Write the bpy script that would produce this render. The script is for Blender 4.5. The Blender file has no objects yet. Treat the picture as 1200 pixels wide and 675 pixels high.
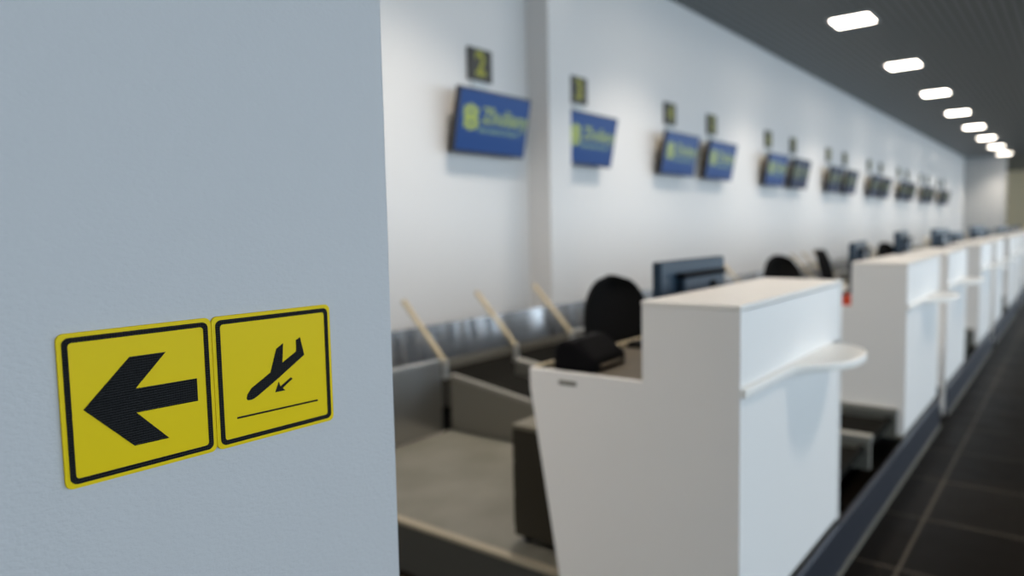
import bpy, bmesh, math, random
from mathutils import Vector, Matrix
random.seed(4)
scene = bpy.context.scene
COL = scene.collection

# ------------------------------------------------------------------ layout
H_EYE = 1.40          # camera height
Y_SIGN = 0.735        # face of the near wall
Y_FRONT = 0.729       # desk fronts
Y_BACK = 4.20         # long back wall
Z_CEIL = 4.30
Z_PLAT = 0.21         # staff platform
PITCH = 3.73          # desk pair to desk pair
DESK_W = 1.17
X_END = 38.8
N_PAIR = 8

# ------------------------------------------------------------------ materials
def mat(name, col, rough=.5, metal=0., spec=.5, emis=None, estr=0., coat=0.):
    m = bpy.data.materials.new(name); m.use_nodes = True
    b = m.node_tree.nodes['Principled BSDF']
    b.inputs['Base Color'].default_value = (*col, 1)
    b.inputs['Roughness'].default_value = rough
    b.inputs['Metallic'].default_value = metal
    b.inputs['Specular IOR Level'].default_value = spec
    b.inputs['Coat Weight'].default_value = coat
    b.inputs['Coat Roughness'].default_value = .12
    if emis:
        b.inputs['Emission Color'].default_value = (*emis, 1)
        b.inputs['Emission Strength'].default_value = estr
    return m

def nodes(m): return m.node_tree.nodes, m.node_tree.links, m.node_tree.nodes['Principled BSDF']

def noise_bump(m, scale, strength, dist=.002, detail=4, colvar=None, cscale=None, stretch=None):
    N, L, B = nodes(m)
    tc = N.new('ShaderNodeTexCoord')
    src = tc.outputs['Object']
    if stretch:
        mp = N.new('ShaderNodeMapping'); mp.inputs['Scale'].default_value = stretch
        L.new(src, mp.inputs['Vector']); src = mp.outputs['Vector']
    n = N.new('ShaderNodeTexNoise'); n.inputs['Scale'].default_value = scale; n.inputs['Detail'].default_value = detail
    L.new(src, n.inputs['Vector'])
    if strength:
        bp = N.new('ShaderNodeBump'); bp.inputs['Strength'].default_value = strength; bp.inputs['Distance'].default_value = dist
        L.new(n.outputs['Fac'], bp.inputs['Height']); L.new(bp.outputs['Normal'], B.inputs['Normal'])
    if colvar:
        n2 = N.new('ShaderNodeTexNoise'); n2.inputs['Scale'].default_value = cscale or scale; n2.inputs['Detail'].default_value = 5
        L.new(src, n2.inputs['Vector'])
        r = N.new('ShaderNodeValToRGB')
        r.color_ramp.elements[0].position = .35; r.color_ramp.elements[1].position = .65
        r.color_ramp.elements[0].color = (*colvar[0], 1); r.color_ramp.elements[1].color = (*colvar[1], 1)
        L.new(n2.outputs['Fac'], r.inputs['Fac']); L.new(r.outputs['Color'], B.inputs['Base Color'])
    return m

M = {}
M['near_wall'] = noise_bump(mat('near_wall_paint', (.55, .545, .55), .55), 300, .55, .0014, 3, stretch=(.6, 1, 1))
M['back_wall'] = noise_bump(mat('back_wall_paint', (.67, .67, .67), .45), 60, .05)
M['end_wall'] = noise_bump(mat('end_wall_paint', (.44, .455, .46), .6), 40, .05)
M['beige_wall'] = noise_bump(mat('far_wall_paint', (.80, .68, .48), .7), 20, .05)
M['white_lam'] = noise_bump(mat('white_laminate', (.84, .83, .815), .38), 90, .03)
M['top_lam'] = noise_bump(mat('warm_white_top', (.86, .84, .80), .35), 90, .03)
M['worktop'] = noise_bump(mat('grey_brown_worktop', (.1, .085, .06), .5, spec=.2), 50, .03, colvar=((.09, .077, .055), (.12, .10, .072)), cscale=30)
M['steel'] = noise_bump(mat('brushed_steel', (.44, .44, .45), .2, 1.), 1.9, 1., .07, 1, stretch=(1.4, 1, .12))
M['steel_dark'] = noise_bump(mat('dark_kick_steel', (.06, .068, .09), .32, .6), 12, .06, .003, 3)
M['grey_metal'] = mat('grey_painted_metal', (.17, .165, .14), .5, .1)
M['cap'] = mat('grey_cap_rail', (.24, .238, .215), .5, .1)
M['alu'] = mat('light_aluminium', (.62, .62, .60), .35, .8)
M['rubber'] = noise_bump(mat('black_rubber_belt', (.012, .012, .011),   .85, spec=.0), 200, .2, .001)
M['dark'] = mat('dark_charcoal', (.016, .016, .016), .6, spec=.15)
M['pedestal'] = mat('dark_brown_pedestal', (.03, .027, .02), .55, spec=.2)
M['pedtop'] = mat('olive_grey_top', (.15, .137, .10), .5)
M['platform'] = noise_bump(mat('platform_vinyl', (.14, .137, .115), .5, spec=.3), 60, .05, colvar=((.12, .118, .096), (.155, .152, .130)), cscale=4)
M['plat_side'] = mat('platform_side_grey', (.045, .045, .04), .6)
M['trim'] = mat('platform_trim', (.27, .24, .18), .5, spec=.3)
M['steel_sheet'] = noise_bump(mat('steel_sheet', (.50, .50, .50), .28, 1.), 2., .6, .03, 1, stretch=(1.5, 1, .3))
M['bar'] = mat('cream_coated_bar', (.40, .345, .235), .5, spec=.3)
M['fabric'] = noise_bump(mat('black_fabric', (.008, .008, .009), .9, spec=.2), 400, .3, .001)
M['plastic'] = mat('black_plastic', (.005, .005, .006), .6, spec=.05)
M['mon_back'] = mat('blue_black_gloss', (.020, .038, .062), .35, spec=.2)
M['screen_off'] = mat('dark_screen', (.008, .010, .014), .15)
M['pad'] = M['plastic']
M['chrome'] = mat('chrome', (.7, .7, .72), .15, 1.)
M['red'] = mat('orange_red_plastic', (.62, .06, .015), .45)
M['yellow'] = noise_bump(mat('sign_yellow', (.80, .575, .004), .42, spec=.15), 120, .05)
M['black_tact'] = mat('tactile_black', (.004, .004, .0045), .36, spec=.20)
M['plaque'] = mat('plaque_dark_grey', (.07, .07, .066), .5, spec=.2)
M['digit'] = mat('digit_yellow', (.31, .31, .028), .5)
M['bracket'] = mat('bracket_grey', (.50, .54, .56), .4, .3)
M['mount'] = mat('mount_beige', (.46, .40, .30), .5)
M['tvcase'] = mat('screen_black_case', (.012, .011, .010), .35)
M['lampframe'] = mat('lamp_frame_white', (.7, .7, .68), .4)
M['lamp'] = mat('lamp_diffuser', (.9, .88, .82), .5, emis=(1., .90, .79), estr=12.)
M['logo'] = mat('logo_yellow_green', (.02, .02, .01), .3, emis=(.40, .52, .05), estr=.42)
M['logotext'] = mat('logo_text_green', (.02, .02, .01), .3, emis=(.32, .45, .08), estr=.36)
M['logosub'] = mat('logo_small_text', (.02, .02, .01), .3, emis=(.16, .30, .20), estr=.5)
M['mullion'] = mat('facade_mullion', (.25, .26, .27), .4, .4)
M['red_trim'] = mat('dark_red_trim', (.2, .02, .02), .5)

# display picture: one even, glowing blue field
m = mat('screen_blue', (.004, .008, .03), .32, spec=.12, emis=(.014, .056, .20), estr=.62)
M['screen'] = m

# honeycomb-textured black relief on the tactile signs
N, L, B = nodes(M['black_tact'])
tc = N.new('ShaderNodeTexCoord'); v = N.new('ShaderNodeTexVoronoi'); v.inputs['Scale'].default_value = 400; v.inputs['Randomness'].default_value = .1
L.new(tc.outputs['Object'], v.inputs['Vector'])
bp = N.new('ShaderNodeBump'); bp.inputs['Strength'].default_value = 1.; bp.inputs['Distance'].default_value = .0016; bp.invert = True
L.new(v.outputs['Distance'], bp.inputs['Height']); L.new(bp.outputs['Normal'], B.inputs['Normal'])

# slatted metal ceiling: narrow strips running along the hall
m = mat('ceiling_slats', (.13, .14, .145), .5, .0); M['ceiling'] = m
N, L, B = nodes(m)
tc = N.new('ShaderNodeTexCoord'); w = N.new('ShaderNodeTexWave'); w.wave_type = 'BANDS'; w.bands_direction = 'Y'; w.wave_profile = 'SIN'
w.inputs['Scale'].default_value = 2.6; w.inputs['Distortion'].default_value = 0
L.new(tc.outputs['Object'], w.inputs['Vector'])
r = N.new('ShaderNodeValToRGB'); r.color_ramp.elements[0].position = .12; r.color_ramp.elements[1].position = .3
r.color_ramp.elements[0].color = (.045, .05, .052, 1); r.color_ramp.elements[1].color = (.135, .15, .16, 1)
L.new(w.outputs['Fac'], r.inputs['Fac']); L.new(r.outputs['Color'], B.inputs['Base Color'])
bp = N.new('ShaderNodeBump'); bp.inputs['Strength'].default_value = .4; bp.inputs['Distance'].default_value = .01
L.new(w.outputs['Fac'], bp.inputs['Height']); L.new(bp.outputs['Normal'], B.inputs['Normal'])

# dark floor tiles, 60 cm, paler joints
m = mat('floor_tiles', (.03, .026, .022), .33, spec=.03); M['floor'] = m
N, L, B = nodes(m)
tc = N.new('ShaderNodeTexCoord'); mp = N.new('ShaderNodeMapping'); mp.inputs['Location'].default_value = (-.06 / .62, .09 / .62, 0)
mp.inputs['Scale'].default_value = (1 / .62, 1 / .62, 1 / .62)
L.new(tc.outputs['Object'], mp.inputs['Vector'])
br = N.new('ShaderNodeTexBrick'); br.offset = 0; br.squash = 1
br.inputs['Scale'].default_value = 1; br.inputs['Brick Width'].default_value = 1; br.inputs['Row Height'].default_value = 1
br.inputs['Mortar Size'].default_value = .012; br.inputs['Mortar Smooth'].default_value = .3
br.inputs['Color1'].default_value = (.0058, .0045, .0032, 1); br.inputs['Color2'].default_value = (.0085, .0068, .005, 1)
br.inputs['Mortar'].default_value = (.06, .053, .042, 1)
L.new(mp.outputs['Vector'], br.inputs['Vector']); L.new(br.outputs['Color'], B.inputs['Base Color'])
n = N.new('ShaderNodeTexNoise'); n.inputs['Scale'].default_value = 5
L.new(tc.outputs['Object'], n.inputs['Vector'])
mr = N.new('ShaderNodeMapRange'); mr.inputs['To Min'].default_value = .32; mr.inputs['To Max'].default_value = .46
L.new(n.outputs['Fac'], mr.inputs['Value']); L.new(mr.outputs['Result'], B.inputs['Roughness'])

# ------------------------------------------------------------------ mesh helpers
class MB:
    def __init__(s): s.bm = bmesh.new()
    def box(s, x0, x1, y0, y1, z0, z1, bev=0., seg=2):
        r = bmesh.ops.create_cube(s.bm, size=1)
        vs = r['verts']
        for v in vs:
            v.co = Vector((x0 + (v.co.x + .5) * (x1 - x0), y0 + (v.co.y + .5) * (y1 - y0), z0 + (v.co.z + .5) * (z1 - z0)))
        if bev:
            es = list({e for v in vs for e in v.link_edges})
            bmesh.ops.bevel(s.bm, geom=es, offset=bev, segments=seg, profile=.5, affect='EDGES')
        return s
    def prism(s, pts, axis, a, b):
        """extrude a 2D outline from a to b; axis names the extrusion axis: X->(y,z), Y->(x,z), Z->(x,y)"""
        def P(p, t): return {'X': (t, p[0], p[1]), 'Y': (p[0], t, p[1]), 'Z': (p[0], p[1], t)}[axis]
        va = [s.bm.verts.new(P(p, a)) for p in pts]; vb = [s.bm.verts.new(P(p, b)) for p in pts]
        n = len(pts)
        s.bm.faces.new(va); s.bm.faces.new(vb[::-1])
        for i in range(n): s.bm.faces.new((va[i], vb[i], vb[(i + 1) % n], va[(i + 1) % n]))
        return s
    def ring(s, outer, inner, a, b):
        """flat frame between two outlines of equal length in (x,z), from y=a to y=b"""
        n = len(outer)
        V = [[s.bm.verts.new((p[0], y, p[1])) for p in o] for o in (outer, inner) for y in (a, b)]
        oa, ob, ia, ib = V
        for i in range(n):
            j = (i + 1) % n
            for q in ((oa[i], oa[j], ia[j], ia[i]), (ob[i], ib[i], ib[j], ob[j]), (oa[i], ob[i], ob[j], oa[j]), (ia[i], ia[j], ib[j], ib[i])):
                s.bm.faces.new(q)
        return s
    def tube(s, pts, r, seg=12, cap=True):
        pts = [Vector(p) for p in pts]
        rs = r if isinstance(r, (list, tuple)) else [r] * len(pts)
        rings = []
        for i, p in enumerate(pts):
            t = (pts[min(i + 1, len(pts) - 1)] - pts[max(i - 1, 0)]).normalized()
            u = t.orthogonal() if abs(t.z) > .95 else t.cross(Vector((0, 0, 1)))
            u.normalize()
            if rings and u.dot(pu) < 0: u = -u
            pu = u; w = t.cross(u)
            rings.append([s.bm.verts.new(p + rs[i] * (math.cos(2 * math.pi * k / seg) * u + math.sin(2 * math.pi * k / seg) * w)) for k in range(seg)])
        for a, b in zip(rings, rings[1:]):
            for k in range(seg): s.bm.faces.new((a[k], a[(k + 1) % seg], b[(k + 1) % seg], b[k]))
        if cap: s.bm.faces.new(rings[0][::-1]); s.bm.faces.new(rings[-1])
        return s
    def grid(s, fn, nu, nv):
        """closed shell from fn(u, v, side) front and back sheets"""
        F = [[[s.bm.verts.new(fn(i / nu, j / nv, sd)) for j in range(nv + 1)] for i in range(nu + 1)] for sd in (0, 1)]
        for sd in (0, 1):
            for i in range(nu):
                for j in range(nv):
                    q = (F[sd][i][j], F[sd][i + 1][j], F[sd][i + 1][j + 1], F[sd][i][j + 1])
                    s.bm.faces.new(q if sd else q[::-1])
        bd = [(i, 0) for i in range(nu)] + [(nu, j) for j in range(nv)] + [(i, nv) for i in range(nu, 0, -1)] + [(0, j) for j in range(nv, 0, -1)]
        for k in range(len(bd)):
            (a, b), (c, d) = bd[k], bd[(k + 1) % len(bd)]
            s.bm.faces.new((F[0][a][b], F[0][c][d], F[1][c][d], F[1][a][b]))
        return s
    def build(s, name, m, parent=None, smooth=False):
        bmesh.ops.recalc_face_normals(s.bm, faces=s.bm.faces)
        me = bpy.data.meshes.new(name); s.bm.to_mesh(me); s.bm.free()
        me.materials.append(m)
        if smooth:
            for p in me.polygons: p.use_smooth = True
        o = bpy.data.objects.new(name, me); COL.objects.link(o)
        if parent: o.parent = parent
        return o

def rrect(x0, x1, z0, z1, r, n=8):
    P = []
    for cx, cz, a0 in ((x1 - r, z1 - r, 0), (x0 + r, z1 - r, 90), (x0 + r, z0 + r, 180), (x1 - r, z0 + r, 270)):
        for k in range(n + 1):
            a = math.radians(a0 + 90 * k / n); P.append((cx + r * math.cos(a), cz + r * math.sin(a)))
    return P

def smooth_closed(pts, n=6):
    out = []
    L_ = len(pts)
    for i in range(L_):
        p0, p1, p2, p3 = (Vector(pts[(i + k - 1) % L_]) for k in range(4))
        for k in range(n):
            t = k / n
            out.append(tuple(.5 * ((2 * p1) + (p2 - p0) * t + (2 * p0 - 5 * p1 + 4 * p2 - p3) * t * t + (3 * p1 - p0 - 3 * p2 + p3) * t ** 3)))
    return out

def tag(o, label, cat, group=None):
    o['label'] = label; o['category'] = cat
    if group: o['group'] = group
    return o
def struct(o):
    o['kind'] = 'structure'; return o
def thing(name, loc=(0, 0, 0), rz=0.):
    o = bpy.data.objects.new(name, None); COL.objects.link(o)
    o.empty_display_size = .1; o.location = loc; o.rotation_euler = (0, 0, rz); return o
def copy_tree(o, parent=None):
    c = o.copy(); COL.objects.link(c)
    if parent is not None: c.parent = parent
    for ch in list(o.children): copy_tree(ch, c)
    return c
def text_mesh(body, size, bold=0., depth=.002):
    cu = bpy.data.curves.new('t', 'FONT'); cu.body = body; cu.size = size; cu.offset = bold; cu.extrude = depth
    cu.align_x = 'CENTER'; cu.align_y = 'CENTER'; cu.resolution_u = 4
    o = bpy.data.objects.new('t', cu); COL.objects.link(o)
    bpy.context.view_layer.update()
    me = bpy.data.meshes.new_from_object(o.evaluated_get(bpy.context.evaluated_depsgraph_get()))
    bpy.data.objects.remove(o); bpy.data.curves.remove(cu)
    return me
def text_obj(name, body, size, m, parent, loc, bold=0., tilt=0., depth=.002, sx=1., mesh=None):
    me = mesh or text_mesh(body, size, bold, depth)
    if not mesh:
        me.materials.clear(); me.materials.append(m)
    o = bpy.data.objects.new(name, me); COL.objects.link(o); o.parent = parent
    o.location = loc; o.rotation_euler = (math.radians(90) + tilt, 0, 0); o.scale = (sx, 1, 1)
    return o

# ------------------------------------------------------------------ setting
struct(MB().box(-9, 52, -9.2, 4.5, -.2, 0).build('floor', M['floor']))
struct(MB().box(-9, 52, -9.2, 4.5, Z_CEIL, Z_CEIL + .2).build('ceiling', M['ceiling']))
struct(MB().box(-9, X_END + .3, Y_BACK, Y_BACK + .3, 0, Z_CEIL).build('wall_back', M['back_wall']))
struct(MB().box(5.605, 5.972, 3.945, Y_BACK, 0, Z_CEIL).build('pilaster', M['back_wall']))
struct(MB().box(-3.2, .664, Y_SIGN, Y_SIGN + .30, 0, Z_CEIL, .004, 1).build('wall_near', M['near_wall']))
struct(MB().box(X_END, X_END + .3, 2.62, Y_BACK, 0, Z_CEIL).build('wall_end', M['end_wall']))
struct(MB().box(51.7, 52, -9.2, 4.5, 0, Z_CEIL).build('wall_far', M['beige_wall']))
struct(MB().box(X_END + .3, 52, Y_BACK, Y_BACK + .3, 0, Z_CEIL).build('wall_side', M['beige_wall']))
M['rear'] = mat('rear_wall_cream', (.80, .72, .56), .6)
struct(MB().box(-9.2, -9, -9.2, 4.5, 0, Z_CEIL).build('wall_rear', M['rear']))
# glazed front of the hall behind the photographer: open bays between mullions
struct(MB().box(-9, 52, -9.2, -9.0, 0, .25).build('trim_1', M['mullion']))
struct(MB().box(-9, 52, -9.2, -9.0, 4.0, Z_CEIL).build('trim_2', M['mullion']))
wb = MB()
for i in range(21): wb.box(-9 + i * 3.04, -8.88 + i * 3.04, -9.2, -9.0, .25, 4.0)
struct(wb.build('window_1', M['mullion']))

# ------------------------------------------------------------------ tactile signs
ZS0, ZS1 = 1.1665, 1.3135
def sign(name, x0, x1, label):
    t = thing(name, ((x0 + x1) / 2, Y_SIGN, (ZS0 + ZS1) / 2))
    cx, cz = (x0 + x1) / 2, (ZS0 + ZS1) / 2
    pl = MB().prism([(p[0] - cx, p[1] - cz) for p in rrect(x0, x1, ZS0, ZS1, .007)], 'Y', -.0032, 0).build('plate', M['yellow'], t)
    bv = pl.modifiers.new('b', 'BEVEL'); bv.width = .0006; bv.segments = 2; bv.limit_method = 'ANGLE'
    o = [(p[0] - cx, p[1] - cz) for p in rrect(x0 + .0042, x1 - .0042, ZS0 + .0042, ZS1 - .0042, .0065)]
    i = [(p[0] - cx, p[1] - cz) for p in rrect(x0 + .0092, x1 - .0092, ZS0 + .0092, ZS1 - .0092, .0035)]
    MB().ring(o, i, -.0040, -.0028).build('border', M['black_tact'], t)
    tag(t, label, 'sign')
    return t, cx, cz
def glyph(name, pts, t, cx, cz):
    return MB().prism([(p[0] / 1000 - cx, p[1] / 1000 - cz) for p in pts], 'Y', -.0040, -.0028).build(name, M['black_tact'], t)
t, cx, cz = sign('direction_sign', .2505, .4005, 'square yellow tactile sign with a large black arrow pointing left')
glyph('arrow', [(269.7, 1239.6), (314.2, 1283.6), (349.9, 1283.4), (318.0, 1251.2), (381.3, 1250.4), (381.3, 1226.2), (317.6, 1227.0), (348.6, 1193.8), (314.0, 1194.2)], t, cx, cz)
t, cx, cz = sign('arrivals_sign', .4010, .5570, 'square yellow tactile sign with a black landing airplane above a line')
glyph('airplane', [(438.1, 1217.3), (439.4, 1221.7), (444.7, 1227.8), (469.8, 1241.7), (478.9, 1268.2), (488.0, 1273.4), (486.0, 1250.7), (505.8, 1261.2),
                   (506.1, 1274.8), (511.6, 1277.6), (516.6, 1255.6), (476.0, 1231.1), (450.6, 1217.0), (446.5, 1215.3), (443.1, 1214.7), (439.1, 1215.2)], t, cx, cz)
g = [(498.7, 1229.3), (484.6, 1220.6), (488.4, 1217.2), (475.0, 1217.5), (480.0, 1228.8), (482.0, 1222.8), (496.7, 1231.4)]
glyph('small_arrow', g, t, cx, cz)
glyph('runway_line', [(425.4, 1196.6), (425.4, 1198.6), (533.2, 1197.4), (533.2, 1195.4)], t, cx, cz)

# ------------------------------------------------------------------ platforms, kick plates
PASS = []                                   # narrow staff passages between the two desks of a pair
def desk_xs():
    out = [(1.94, False)]
    for k in range(N_PAIR):
        out.append((4.42 + PITCH * k, False)); out.append((5.93 + PITCH * k, True))
    return out
DESKS = desk_xs()
def platform(x0, x1):
    p = MB().box(x0, x1, Y_FRONT + .012, 2.95, 0, Z_PLAT).build('platform', M['platform']); struct(p)
    MB().box(x0 - .022, x0, Y_FRONT + .012, 2.95, 0, Z_PLAT - .012).build('platform_side', M['plat_side'], p)
    MB().box(x0 - .026, x0 + .012, Y_FRONT + .012, 2.86, Z_PLAT - .012, Z_PLAT + .006, .003).build('edge_trim', M['trim'], p)
    return p
platform(1.985, 3.10)
for k in range(N_PAIR):
    platform(4.445 + PITCH * k, 5.58 + PITCH * k)
    platform(5.975 + PITCH * k, 7.075 + PITCH * k)
def kick(x0, x1):
    o = MB().box(x0, x1, Y_FRONT - .022, Y_FRONT + .002, 0, Z_PLAT - .012, .002, 1).build('kick_plate', M['steel_dark']); struct(o)
    MB().box(x0, x1, Y_FRONT - .030, Y_FRONT - .022, 0, .012).build('floor_joint', M['grey_metal'], o)
kick(1.945, 5.59)
for k in range(N_PAIR):
    x0 = 5.955 + PITCH * k
    kick(x0, 5.59 + PITCH * (k + 1) if k < N_PAIR - 1 else x0 + 1.15)

# ------------------------------------------------------------------ check-in desks
def make_desk(to_floor, w=DESK_W, dep=.285):
    t = thing('check_in_desk')
    zb = 0.0                                   # local z = 0 on the platform
    zt, zl, zc = 1.165 - Z_PLAT, .93 - Z_PLAT, .86 - Z_PLAT
    prof = [(0, zb), (0, zt), (dep, zt), (dep, zl), (.735, zl), (.733, zc), (.622, zb)]
    a = MB().prism(prof, 'X', 0, .022)
    if to_floor: a.box(0, .022, -.006, .020, -Z_PLAT + .045, zt).box(.005, .017, .0, .014, -Z_PLAT, -Z_PLAT + .05)
    sp = a.build('side_panel', M['white_lam'], t)
    MB().box(-.003, .004, .545, .615, zl - .042, zl - .027, .002, 1).build('cable_slot', M['grey_metal'], sp)
    MB().prism(prof, 'X', w - .022, w).build('side_panel', M['white_lam'], t)
    tp = MB().box(-.001, w + .001, -.002, dep + .002, zt, zt + .016, .003).build('counter_top', M['top_lam'], t)
    MB().box(.024, w - .006, .004, .022, .945 - Z_PLAT, zt - .004, .001, 1).build('front_panel', M['white_lam'], t)
    MB().box(.024, w - .006, .004, .022, .004, .917 - Z_PLAT, .001, 1).build('front_panel', M['white_lam'], t)
    edge = [(.004, .020), (.004, -.016), (.20, -.018), (.42, -.020), (.47, -.030), (.51, -.062), (.57, -.108), (.65, -.142), (.74, -.158), (.84, -.158),
            (.93, -.138), (1.00, -.100), (1.045, -.045), (1.050, .020)]
    edge = [(p * (w - .02) / (DESK_W - .02) if p > .41 else p, q) for p, q in edge]
    fine = []
    for i in range(2, len(edge) - 2):
        p0, p1, p2, p3 = (Vector(edge[i + k - 1]) for k in range(4))
        for q in range(5):
            s_ = q / 5
            fine.append(tuple(.5 * ((2 * p1) + (p2 - p0) * s_ + (2 * p0 - 5 * p1 + 4 * p2 - p3) * s_ * s_ + (3 * p1 - p0 - 3 * p2 + p3) * s_ ** 3)))
    sh = MB().prism(edge[:2] + fine + edge[-2:], 'Z', .917 - Z_PLAT, .945 - Z_PLAT).build('bag_shelf', M['top_lam'], t)
    bv = sh.modifiers.new('b', 'BEVEL'); bv.width = .006; bv.segments = 3; bv.limit_method = 'ANGLE'
    MB().box(.022, w - .022, dep - .020, dep - .002, zl - .03, zt - .001).build('riser_panel', M['white_lam'], t)
    MB().box(.022, w - .022, dep - .001, .711, zl - .034, zl - .010, .002, 1).build('worktop', M['worktop'], t)
    MB().box(.022, w - .022, .022, .04, .02, zl - .04).build('back_panel', M['white_lam'], t)
    MB().box(.022, w - .022, .712, .736, zl - .034, zl + .006, .003, 1).build('edge_strip', M['bar'], t)
    return t
proto = {False: make_desk(False), True: make_desk(True), 'front': make_desk(False, 1.09, .305)}
used = set()
ORD = ['first', 'second', 'third', 'fourth', 'fifth', 'sixth', 'seventh', 'eighth', 'ninth', 'tenth', 'eleventh', 'twelfth', 'thirteenth', 'fourteenth',
       'fifteenth', 'sixteenth', 'seventeenth', 'eighteenth']
for i, (x, fl) in enumerate(DESKS):
    if i == 0: fl = 'front'
    o = proto[fl] if fl not in used else copy_tree(proto[fl]); used.add(fl)
    o.location = (x, Y_FRONT, Z_PLAT)
    if i == 0: lab = 'large white check-in desk in front, single, with rounded shelf on its front'
    elif i == 1: lab = 'white check-in desk with a red box at its step, next beyond the big desk'
    elif i == 2: lab = 'white check-in desk whose side panel reaches the floor, third in the row of desks'
    else: lab = f'white check-in desk, {ORD[i]} in the row counted from the big desk in front'
    tag(o, lab, 'desk', 'white check-in desks in a row')

# drawer pedestal under the first desk
t = thing('drawer_pedestal', (2.085, 1.22, Z_PLAT))
MB().box(.0, .285, 0, .44, .03, .445, .004).build('body', M['pedestal'], t)
MB().box(-.003, .288, -.003, .443, .445, .462, .003).build('top', M['pedtop'], t)
for i in range(3):
    d = MB().box(.012, .273, .44, .452, .062 + i * .127, .180 + i * .127, .002).build('drawer', M['pedestal'], t)
    MB().box(.09, .20, .452, .462, .13 + i * .127, .142 + i * .127).build('handle', M['alu'], d)
for cx_, cy_ in ((.04, .04), (.245, .04), (.04, .40), (.245, .40)):
    MB().tube([(cx_ - .012, cy_, .018), (cx_ + .012, cy_, .018)], .018, 12).build('caster', M['plastic'], t)
tag(t, 'dark drawer pedestal on the grey platform beside the first white desk', 'drawer unit')

# ------------------------------------------------------------------ baggage lanes and the collector belt
GAPS = [(3.112, 4.418)] + [(7.102 + PITCH * k, 8.148 + PITCH * k) for k in range(N_PAIR - 1)]
def panel_prof(): return [(.765, .20), (.765, .345), (1.80, .355), (2.95, .52), (2.95, .20)]
def lane(x0, x1, label):
    t = thing('baggage_conveyor', ((x0 + x1) / 2, Y_FRONT, 0)); w = (x1 - x0) / 2
    y = lambda v: v - Y_FRONT
    pp = [(y(a), b) for a, b in panel_prof()]
    cap = [(y(.760), .346), (y(.760), .368), (y(1.798), .378), (y(2.95), .545), (y(2.95), .521), (y(1.802), .356)]
    for s in (-1, 1):
        a, b = (-w, -w + .018) if s < 0 else (w - .018, w)
        sp = MB().prism(pp, 'X', a, b).build('side_panel', M['grey_metal'], t)
        MB().prism(cap, 'X', a, b + .012 if s < 0 else b).build('cap_rail', M['cap'], sp) if s < 0 else MB().prism(cap, 'X', a - .012, b).build('cap_rail', M['cap'], sp)
    MB().prism([(y(.80), .28), (y(.80), .30), (y(1.70), .30), (y(1.72), .28)], 'X', -w + .02, w - .02).build('weigh_belt', M['rubber'], t)
    MB().prism([(y(1.74), .27), (y(1.74), .30), (y(2.945), .44), (y(2.945), .40)], 'X', -w + .02, w - .02).build('lifting_belt', M['rubber'], t)
    MB().tube([(-w + .02, y(.80), .30), (w - .02, y(.80), .30)], .02, 12).build('end_roller', M['rubber'], t)
    MB().box(-w + .02, w - .02, y(.85), y(2.80), .20, .27).build('frame', M['dark'], t)
    for a in (.95, 2.6):
        for s in (-1, 1):
            MB().box(s * (w - .10) - .02, s * (w - .10) + .02, y(a), y(a) + .05, 0, .20).build('leg', M['dark'], t)
    tag(t, label, 'conveyor', 'baggage conveyor lanes between the desks')
bars = []
for gi, (a, b) in enumerate(GAPS):
    m_ = (a + b) / 2
    before = 'the big front desk' if gi == 0 else f'the {ORD[2 * gi]} desk'
    after = f'the {ORD[2 * gi + 1]} desk'
    lane(a + .002, m_, f'grey baggage conveyor lane nearer to {before} of the row')
    lane(m_, b - .002, f'grey baggage conveyor lane beside {after}, beyond its twin lane')
    for j, bx in enumerate((a - .022, m_ + .02, b + .05)):
        bars.append((bx, j, gi, before, after))

t = thing('collector_conveyor', (0, 2.9, 0))
MB().box(-1.5, 38.4, 0.125, .96, .30, .335, .006, 1).build('belt', M['rubber'], t)
MB().box(-1.5, 38.4, 0.13, .95, .06, .30).build('bed', M['dark'], t)
MB().prism([(.985, .395), (.992, .395), (1.036, .68), (1.029, .68)], 'X', -1.5, 38.4).build('splashback', M['steel'], t)
MB().box(-1.5, 38.4, .965, .983, .0, .395).build('rear_skirt', M['grey_metal'], t)
tag(t, 'long black collector belt with steel splashback running along the back wall', 'conveyor')

# stainless guard panels between the staff side and the collector belt
def guard(x0, x1, label):
    t = thing('steel_barrier', ((x0 + x1) / 2, 2.962, 0)); w = (x1 - x0) / 2
    MB().box(-w, w, 0, .018, 0, .63).build('sheet', M['steel_sheet'], t)
    MB().box(-w, w, -.006, .026, .625, .645, .004).build('top_rail', M['alu'], t)
    for s in (-1, 1): MB().box(s * (w - .02) - .015, s * (w - .02) + .015, .018, .04, 0, .625).build('post', M['grey_metal'], t)
    tag(t, label, 'barrier', 'steel barriers behind the desks')
guard(-.6, 3.045, 'waist-low steel barrier behind the platform of the big front desk')
for k in range(N_PAIR):
    x1 = 7.035 + PITCH * k
    guard(4.495 + PITCH * k, x1, f'low steel barrier behind the {ORD[2 * k + 1]} and {ORD[2 * k + 2]} desks of the row')

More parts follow.
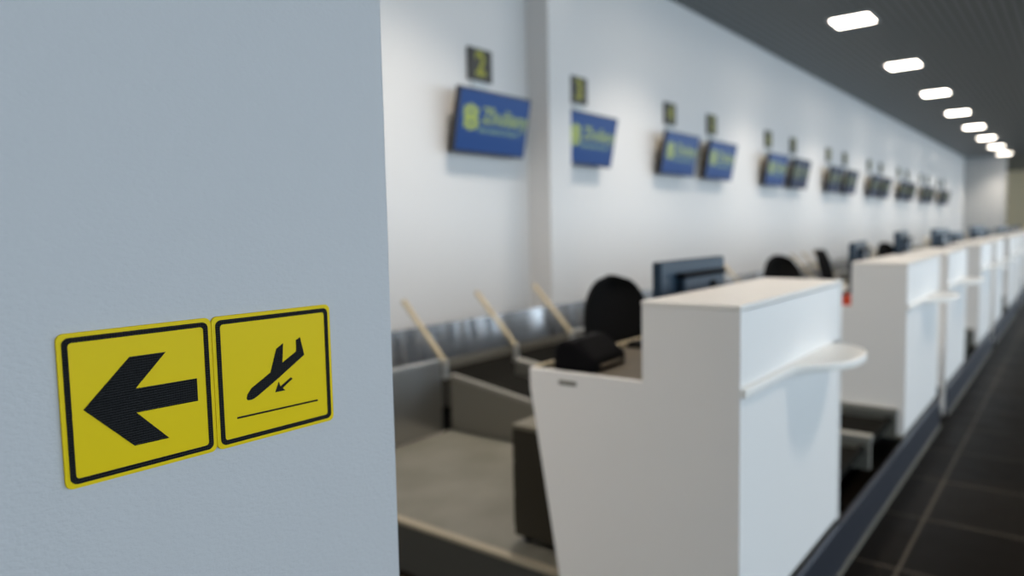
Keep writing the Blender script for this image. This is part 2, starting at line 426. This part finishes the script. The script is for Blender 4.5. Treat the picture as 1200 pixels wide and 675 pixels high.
# inclined cream guard bars on short posts
t = thing('guard_bar')
MB().box(-.014, .014, -.010, .018, .53, .635, .003, 1).build('post', M['alu'], t)
MB().tube([(0, 0, .615), (0, .02, .635), (0, .35, .975)], .0165, 12).build('bar', M['bar'], t, True)
MB().box(-.018, .018, -.013, .021, .52, .532).build('foot_plate', M['alu'], t)
first = True
for bx, j, gi, before, after in bars:
    o = t if first else copy_tree(t)
    first = False
    o.location = (bx, 2.965, 0)
    if gi == 0:
        lab = ['cream inclined bar leaning to the back wall, nearest to the near wall with the signs',
               'cream inclined bar leaning to the back wall, middle of the three before the first chair',
               'cream inclined bar rising just beside the black chair of the big front desk'][j]
    else:
        lab = [f'cream inclined bar by the belt, just beyond {before} in the row', f'cream inclined bar between the two lanes beyond {before} in the row',
               f'cream inclined bar by the belt, just before {after} in the row'][j]
    tag(o, lab, 'bar', 'cream inclined bars along the belt')

# ------------------------------------------------------------------ chairs
def make_chair():
    t = thing('office_chair')                 # faces local -y, z = 0 on the platform
    def back(u, v, sd):
        a = (u - .5) * 2; b = v
        hw = .155 * math.sqrt(max(0., 1 - abs(2 * b - 1) ** 2.6)) * (1.02 - .14 * b) + .012
        x = a * hw
        y = .215 + .10 * b + .05 * (b - .45) ** 2 - .045 * a * a
        return (x, y + (.035 if sd else 0), .50 + .475 * b)
    MB().grid(back, 14, 22).build('backrest', M['fabric'], t, True)
    def seat(u, v, sd):
        a = (u - .5) * 2; b = (v - .5) * 2
        k = 1 - .10 * (a ** 4) * (b ** 4)
        x = a * .215 * k * (1 - .06 * (1 - b)); y = b * .235 * k - .02
        top = .49 - .02 * a ** 4 - .03 * (max(0, -b) ** 4) + .01 * a * a
        return (x, y, top if sd else .42)
    MB().grid(seat, 14, 14).build('seat', M['fabric'], t, True)
    MB().tube([(0, .12, .41), (0, .26, .42), (0, .29, .50), (0, .30, .62)], .022, 10).build('back_support', M['plastic'], t, True)
    MB().tube([(0, 0, .08), (0, 0, .42)], [.028, .022], 14).build('gas_column', M['chrome'], t, True)
    for s in (-1, 1):
        a = MB().tube([(s * .20, .02, .43), (s * .215, .02, .44), (s * .225, .0, .50), (s * .225, -.01, .60)], .017, 10).build('armrest', M['plastic'], t, True)
        MB().box(s * .225 - .028, s * .225 + .028, -.17, .13, .598, .626, .012, 3).build('arm_pad', M['pad'], a, True)
    b = MB()
    for k in range(5):
        an = math.radians(90 + 72 * k)
        b.tube([(.02 * math.cos(an), .02 * math.sin(an), .10), (.28 * math.cos(an), .28 * math.sin(an), .07)], [.028, .018], 10)
    b.build('star_base', M['plastic'], t, True)
    for k in range(5):
        an = math.radians(90 + 72 * k); cx_, cy_ = .28 * math.cos(an), .28 * math.sin(an)
        MB().tube([(cx_ - .022, cy_, .028), (cx_ + .022, cy_, .028)], .028, 14).build('caster', M['plastic'], t)
    return t
chair = make_chair()
CH = [(2.71, 1.465, -40, 'black office chair behind the big front desk, facing it'),
      (5.12, 1.46, -35, 'black office chair behind the second desk, its rounded back above the big front desk'),
      (6.62, 1.46, 5, 'black office chair behind the third desk of the row'),
      (8.84, 1.46, -30, 'black office chair behind the fourth desk of the row'),
      (10.30, 1.46, 5, 'black office chair behind the fifth desk of the row')]
for i, (x, y, rz, lab) in enumerate(CH):
    o = chair if i == 0 else copy_tree(chair)
    o.location = (x, y, Z_PLAT); o.rotation_euler = (0, 0, math.radians(rz))
    tag(o, lab, 'chair', 'black office chairs')

# ------------------------------------------------------------------ desk monitors
def make_monitor():
    t = thing('desktop_monitor')             # screen faces +y (staff), z = 0 on the worktop
    MB().box(-.285, .285, -.018, .018, .030, .360, .006).build('casing', M['mon_back'], t)
    MB().box(-.270, .270, .018, .020, .045, .345).build('screen', M['screen_off'], t)
    h = MB().box(-.16, .20, -.05, -.018, .045, .300, .010, 2).build('rear_housing', M['mon_back'], t)
    MB().box(-.17, .21, -.056, -.018, .296, .314, .004).build('vent_lip', M['plastic'], h)
    MB().box(.06, .11, -.058, -.05, .245, .275, .003).build('badge', M['plastic'], h)
    MB().box(-.03, .03, -.045, -.02, .01, .16, .005).build('neck', M['plastic'], t)
    MB().box(-.12, .12, -.09, .09, 0, .012, .004).build('foot', M['plastic'], t)
    return t
mon = make_monitor()
Z_WT = .92
MONS = [(0, .63, .43, 0), (1, .80, .43, 5), (2, .84, .44, 4), (3, .74, .44, -4)] + [(i, .58 if i % 2 else .55, .44, random.uniform(-10, 10)) for i in range(4, 11)]
for j, (i, dx, dy, rz) in enumerate(MONS):
    o = mon if j == 0 else copy_tree(mon)
    o.location = (DESKS[i][0] + dx, Y_FRONT + dy, Z_WT); o.rotation_euler = (0, 0, math.radians(rz)); o.scale = (1.14,) * 3 if i in (2, 3, 5) else (1,) * 3
    lab = 'dark blue-black monitor seen from behind on the big front desk' if i == 0 else f'dark monitor standing on the {ORD[i]} desk of the row'
    tag(o, lab, 'monitor', 'monitors on the desks')

# keyboard and phone on the front desk, red box on the second
t = thing('keyboard', (2.76, 1.355, Z_WT))
MB().box(-.22, .22, -.07, .07, 0, .018, .004).build('case', M['plastic'], t)
kb = MB()
for r_ in range(5):
    for c in range(15): kb.box(-.21 + c * .028, -.187 + c * .028, -.06 + r_ * .025, -.04 + r_ * .025, .018, .024)
kb.build('keys', M['dark'], t)
tag(t, 'black keyboard lying on the worktop of the big front desk', 'keyboard')
t = thing('label_printer', (2.115, 1.33, Z_WT), math.radians(4))
pb = MB().prism([(-.08, 0), (.08, 0), (.08, .075), (.05, .105), (.0, .105), (-.08, .045)], 'X', -.12, .12).build('body', M['plastic'], t)
bv = pb.modifiers.new('b', 'BEVEL'); bv.width = .012; bv.segments = 3
MB().prism([(-.066, .058), (-.004, .108), (.002, .102), (-.062, .050)], 'X', -.095, .095).build('lid', M['plastic'], t)
MB().box(-.08, .08, -.084, -.078, .018, .028).build('paper_slot', M['chrome'], t)
tag(t, 'black label printer on the worktop of the big front desk, near its cut-out corner', 'printer')
t = thing('box', (4.475, 1.045, Z_WT))
MB().box(-.03, .05, -.026, .026, 0, .055, .004).build('body', M['red'], t)
MB().box(-.031, .051, -.027, .027, .055, .066, .003).build('lid', M['red'], t)
tag(t, 'small orange-red box on the step of the second desk', 'box')

# ------------------------------------------------------------------ wall screens and number signs
SCR_W, SCR_H = .965, .535
CX = [4.89, 6.475]
for k in range(N_PAIR - 1): CX += [8.63 + PITCH * k, 9.97 + PITCH * k]
TILT = math.radians(-11)
def blob(cx_, cz_, rx, rz, n=40, lob=3, amp=.10, ph=0.):
    return [(cx_ + rx * (1 + amp * math.cos(lob * a + ph)) * math.cos(a), cz_ + rz * (1 + amp * math.cos(lob * a + ph)) * math.sin(a)) for a in [2 * math.pi * i / n for i in range(n)]]
def make_screen():
    t = thing('wall_display')
    c = MB().box(-SCR_W / 2, SCR_W / 2, -.022, .028, -SCR_H / 2, SCR_H / 2, .006).build('casing', M['tvcase'], t)
    c.rotation_euler = (-TILT, 0, 0)
    s = MB().box(-SCR_W / 2 + .016, SCR_W / 2 - .016, -.0235, -.020, -SCR_H / 2 + .018, SCR_H / 2 - .016).build('screen', M['screen'], c)
    e = MB()
    # emblem: two stacked six-lobed rosettes drawn on the screen
    for (px, pz, r0) in ((-.318, .074, .066), (-.305, -.014, .066)):
        for q in range(6):
            an = math.radians(60 * q + 30)
            e.prism(blob(px + r0 * .98 * math.cos(an), pz + r0 * .58 * math.sin(an), .036, .027, 18), 'Y', -.0252, -.0236)
    e.prism([(-.345, .040), (-.300, .050), (-.272, .030), (-.300, .012)], 'Y', -.0254, -.0236)
    e.build('emblem', M['logo'], c)
    text_obj('airport_name', 'Zhuliany', .185, M['logotext'], c, (.150, -.0245, .055), bold=.005, depth=.0006, sx=.99)
    text_obj('small_line', 'International Airport', .066, M['logosub'], c, (.075, -.0245, -.062), bold=.0015, depth=.0006, sx=1.0)
    b = MB().box(-.20, .20, .028, .045, -.17, .17, .003).build('back_plate', M['mount'], c)
    MB().box(-.03, .03, .036, .06, -.02, .04).build('mount_arm', M['mount'], t)
    MB().box(-.34, .34, .05, .150, -.10, .16, .004).build('wall_box', M['mount'], t)
    return t
scr = make_screen()
# far screens: darkening from the steep viewing angle put into weaker emission
def dimmed(m, k):
    d = m.copy(); d.node_tree.nodes['Principled BSDF'].inputs['Emission Strength'].default_value *= k; return d
DIM = {M[n].name: dimmed(M[n], k) for n, k in (('screen', .22), ('logo', .35), ('logotext', .35), ('logosub', .35))}
dim_mesh = {}
def dim_tree(o):
    for c in o.children:
        if c.type == 'MESH' and c.data.materials and c.data.materials[0].name in DIM:
            if c.data.name not in dim_mesh:
                me = c.data.copy(); me.materials[0] = DIM[c.data.materials[0].name]; dim_mesh[c.data.name] = me
            c.data = dim_mesh[c.data.name]
        dim_tree(c)
Z_SCR = 2.33; Y_SCR = 4.05
for i, x in enumerate(CX):
    o = scr if i == 0 else copy_tree(scr)
    o.location = (x, Y_SCR, Z_SCR)
    if i >= 5: dim_tree(o)
    if i == 0: lab = 'blue wall screen with yellow emblem under the sign numbered 2, before the pilaster'
    elif i == 1: lab = 'blue wall screen under the sign numbered 3, partly hidden by the pilaster'
    else: lab = f'blue wall screen, {ORD[i]} from the near wall along the back wall'
    tag(o, lab, 'screen', 'wall screens above the desks')
for i, x in enumerate(CX):
    t = thing('number_sign', (x + .005, 4.19, 2.86))
    MB().box(-.158, .158, -.018, .004, -.145, .135, .003).build('plate', M['plaque'], t)
    MB().box(-.10, .10, -.008, .010, -.30, -.146, .003).build('hanger', M['bracket'], t)
    text_obj('digit', str(i + 2), .285 if i + 2 < 10 else .24, M['digit'], t, (0, -.0185, -.005), bold=.010, depth=.0015, sx=.95 if i + 2 < 10 else .85)
    tag(t, f'square dark grey wall sign with a yellow number {i + 2}', 'sign', 'number signs above the wall screens')

# ------------------------------------------------------------------ ceiling lights
def make_lamp():
    t = thing('ceiling_light')
    MB().ring([(-.29, -.29), (.29, -.29), (.29, .29), (-.29, .29)], [(-.25, -.25), (.25, -.25), (.25, .25), (-.25, .25)], 0, .02).build('frame', M['lampframe'], t)
    MB().box(-.25, .25, .004, .014, -.25, .25).build('diffuser', M['lamp'], t)
    for c in t.children: c.rotation_euler = (math.radians(90), 0, 0)
    ld = bpy.data.lights.new('lamp_beam', 'AREA'); ld.shape = 'SQUARE'; ld.size = .46; ld.energy = 38; ld.color = (1., .88, .75); ld.spread = math.radians(108)
    lo = bpy.data.objects.new('lamp_beam', ld); COL.objects.link(lo); lo.parent = t; lo.location = (0, 0, -.006)
    return t
lamp = make_lamp()
for i in range(-5, 8):  # lights before the first seen one are added to brighten desks and side panels
    o = lamp if i == -5 else copy_tree(lamp)
    o.location = (11.30 + 3.77 * i, 2.635, Z_CEIL - .016)
    if i < 0: lab = f'added square white ceiling light out of the picture, {ORD[-i - 1]} before the first one seen'
    elif i == 0: lab = 'square white ceiling light, largest and first of the row over the desks'
    else: lab = f'square white ceiling light, {ORD[i]} in the receding row over the desks'
    tag(o, lab, 'ceiling light', 'square ceiling lights in a row')
dim = bpy.data.lights['lamp_beam'].copy(); dim.energy = 25      # weaker beam for the added row, so the near wall stays darker
for i in range(-2, 8):                      # added unseen row over the public side, brightens counter tops and shelves
    o = copy_tree(lamp)
    o.location = (11.30 + 3.77 * i, -1.135, Z_CEIL - .016)
    for c in o.children:
        if c.type == 'LIGHT': c.data = dim
    tag(o, f'added square white ceiling light over the public side of the hall, {ORD[i + 2]} of its unseen row', 'ceiling light', 'added ceiling lights over the public side')

# ------------------------------------------------------------------ daylight
wd = bpy.data.worlds.new('World'); scene.world = wd; wd.use_nodes = True
bg = wd.node_tree.nodes['Background']; bg.inputs['Color'].default_value = (.72, .87, 1.0, 1); bg.inputs['Strength'].default_value = 3.3
for i, x in enumerate((0, 16, 32)):
    ld = bpy.data.lights.new('window_portal', 'AREA'); ld.shape = 'RECTANGLE'; ld.size = 16; ld.size_y = 3.75
    ld.cycles.is_portal = True
    lo = bpy.data.objects.new('window_portal', ld); COL.objects.link(lo)
    lo.location = (x, -9.0, 2.12); lo.rotation_euler = (math.radians(90), 0, 0)

# ------------------------------------------------------------------ camera
f = 840.; cxp, cyp = 600., 337.5
a = (1265. - cxp, 257. - cyp); b1 = 292. - cyp
b0 = (-(f * f) - a[1] * b1) / a[0]
X = Vector((a[0], -a[1], -f)).normalized(); Y = Vector((b0, -b1, -f)).normalized(); Z = X.cross(Y)
Rm = Matrix((X, Y, Z))
cam = bpy.data.cameras.new('Camera'); cam.sensor_width = 36; cam.lens = f * 36 / 1200
cam.clip_start = .05; cam.clip_end = 200
cam.dof.use_dof = True; cam.dof.focus_distance = .775; cam.dof.aperture_fstop = 2.5
co = bpy.data.objects.new('Camera', cam); COL.objects.link(co)
mw = Rm.to_4x4(); mw.translation = Vector((0, 0, H_EYE)); co.matrix_world = mw
scene.camera = co
vs = scene.view_settings
vs.view_transform = 'Standard'; vs.look = 'None'; vs.gamma = 1; vs.use_curve_mapping = False
vs.exposure = 0.4
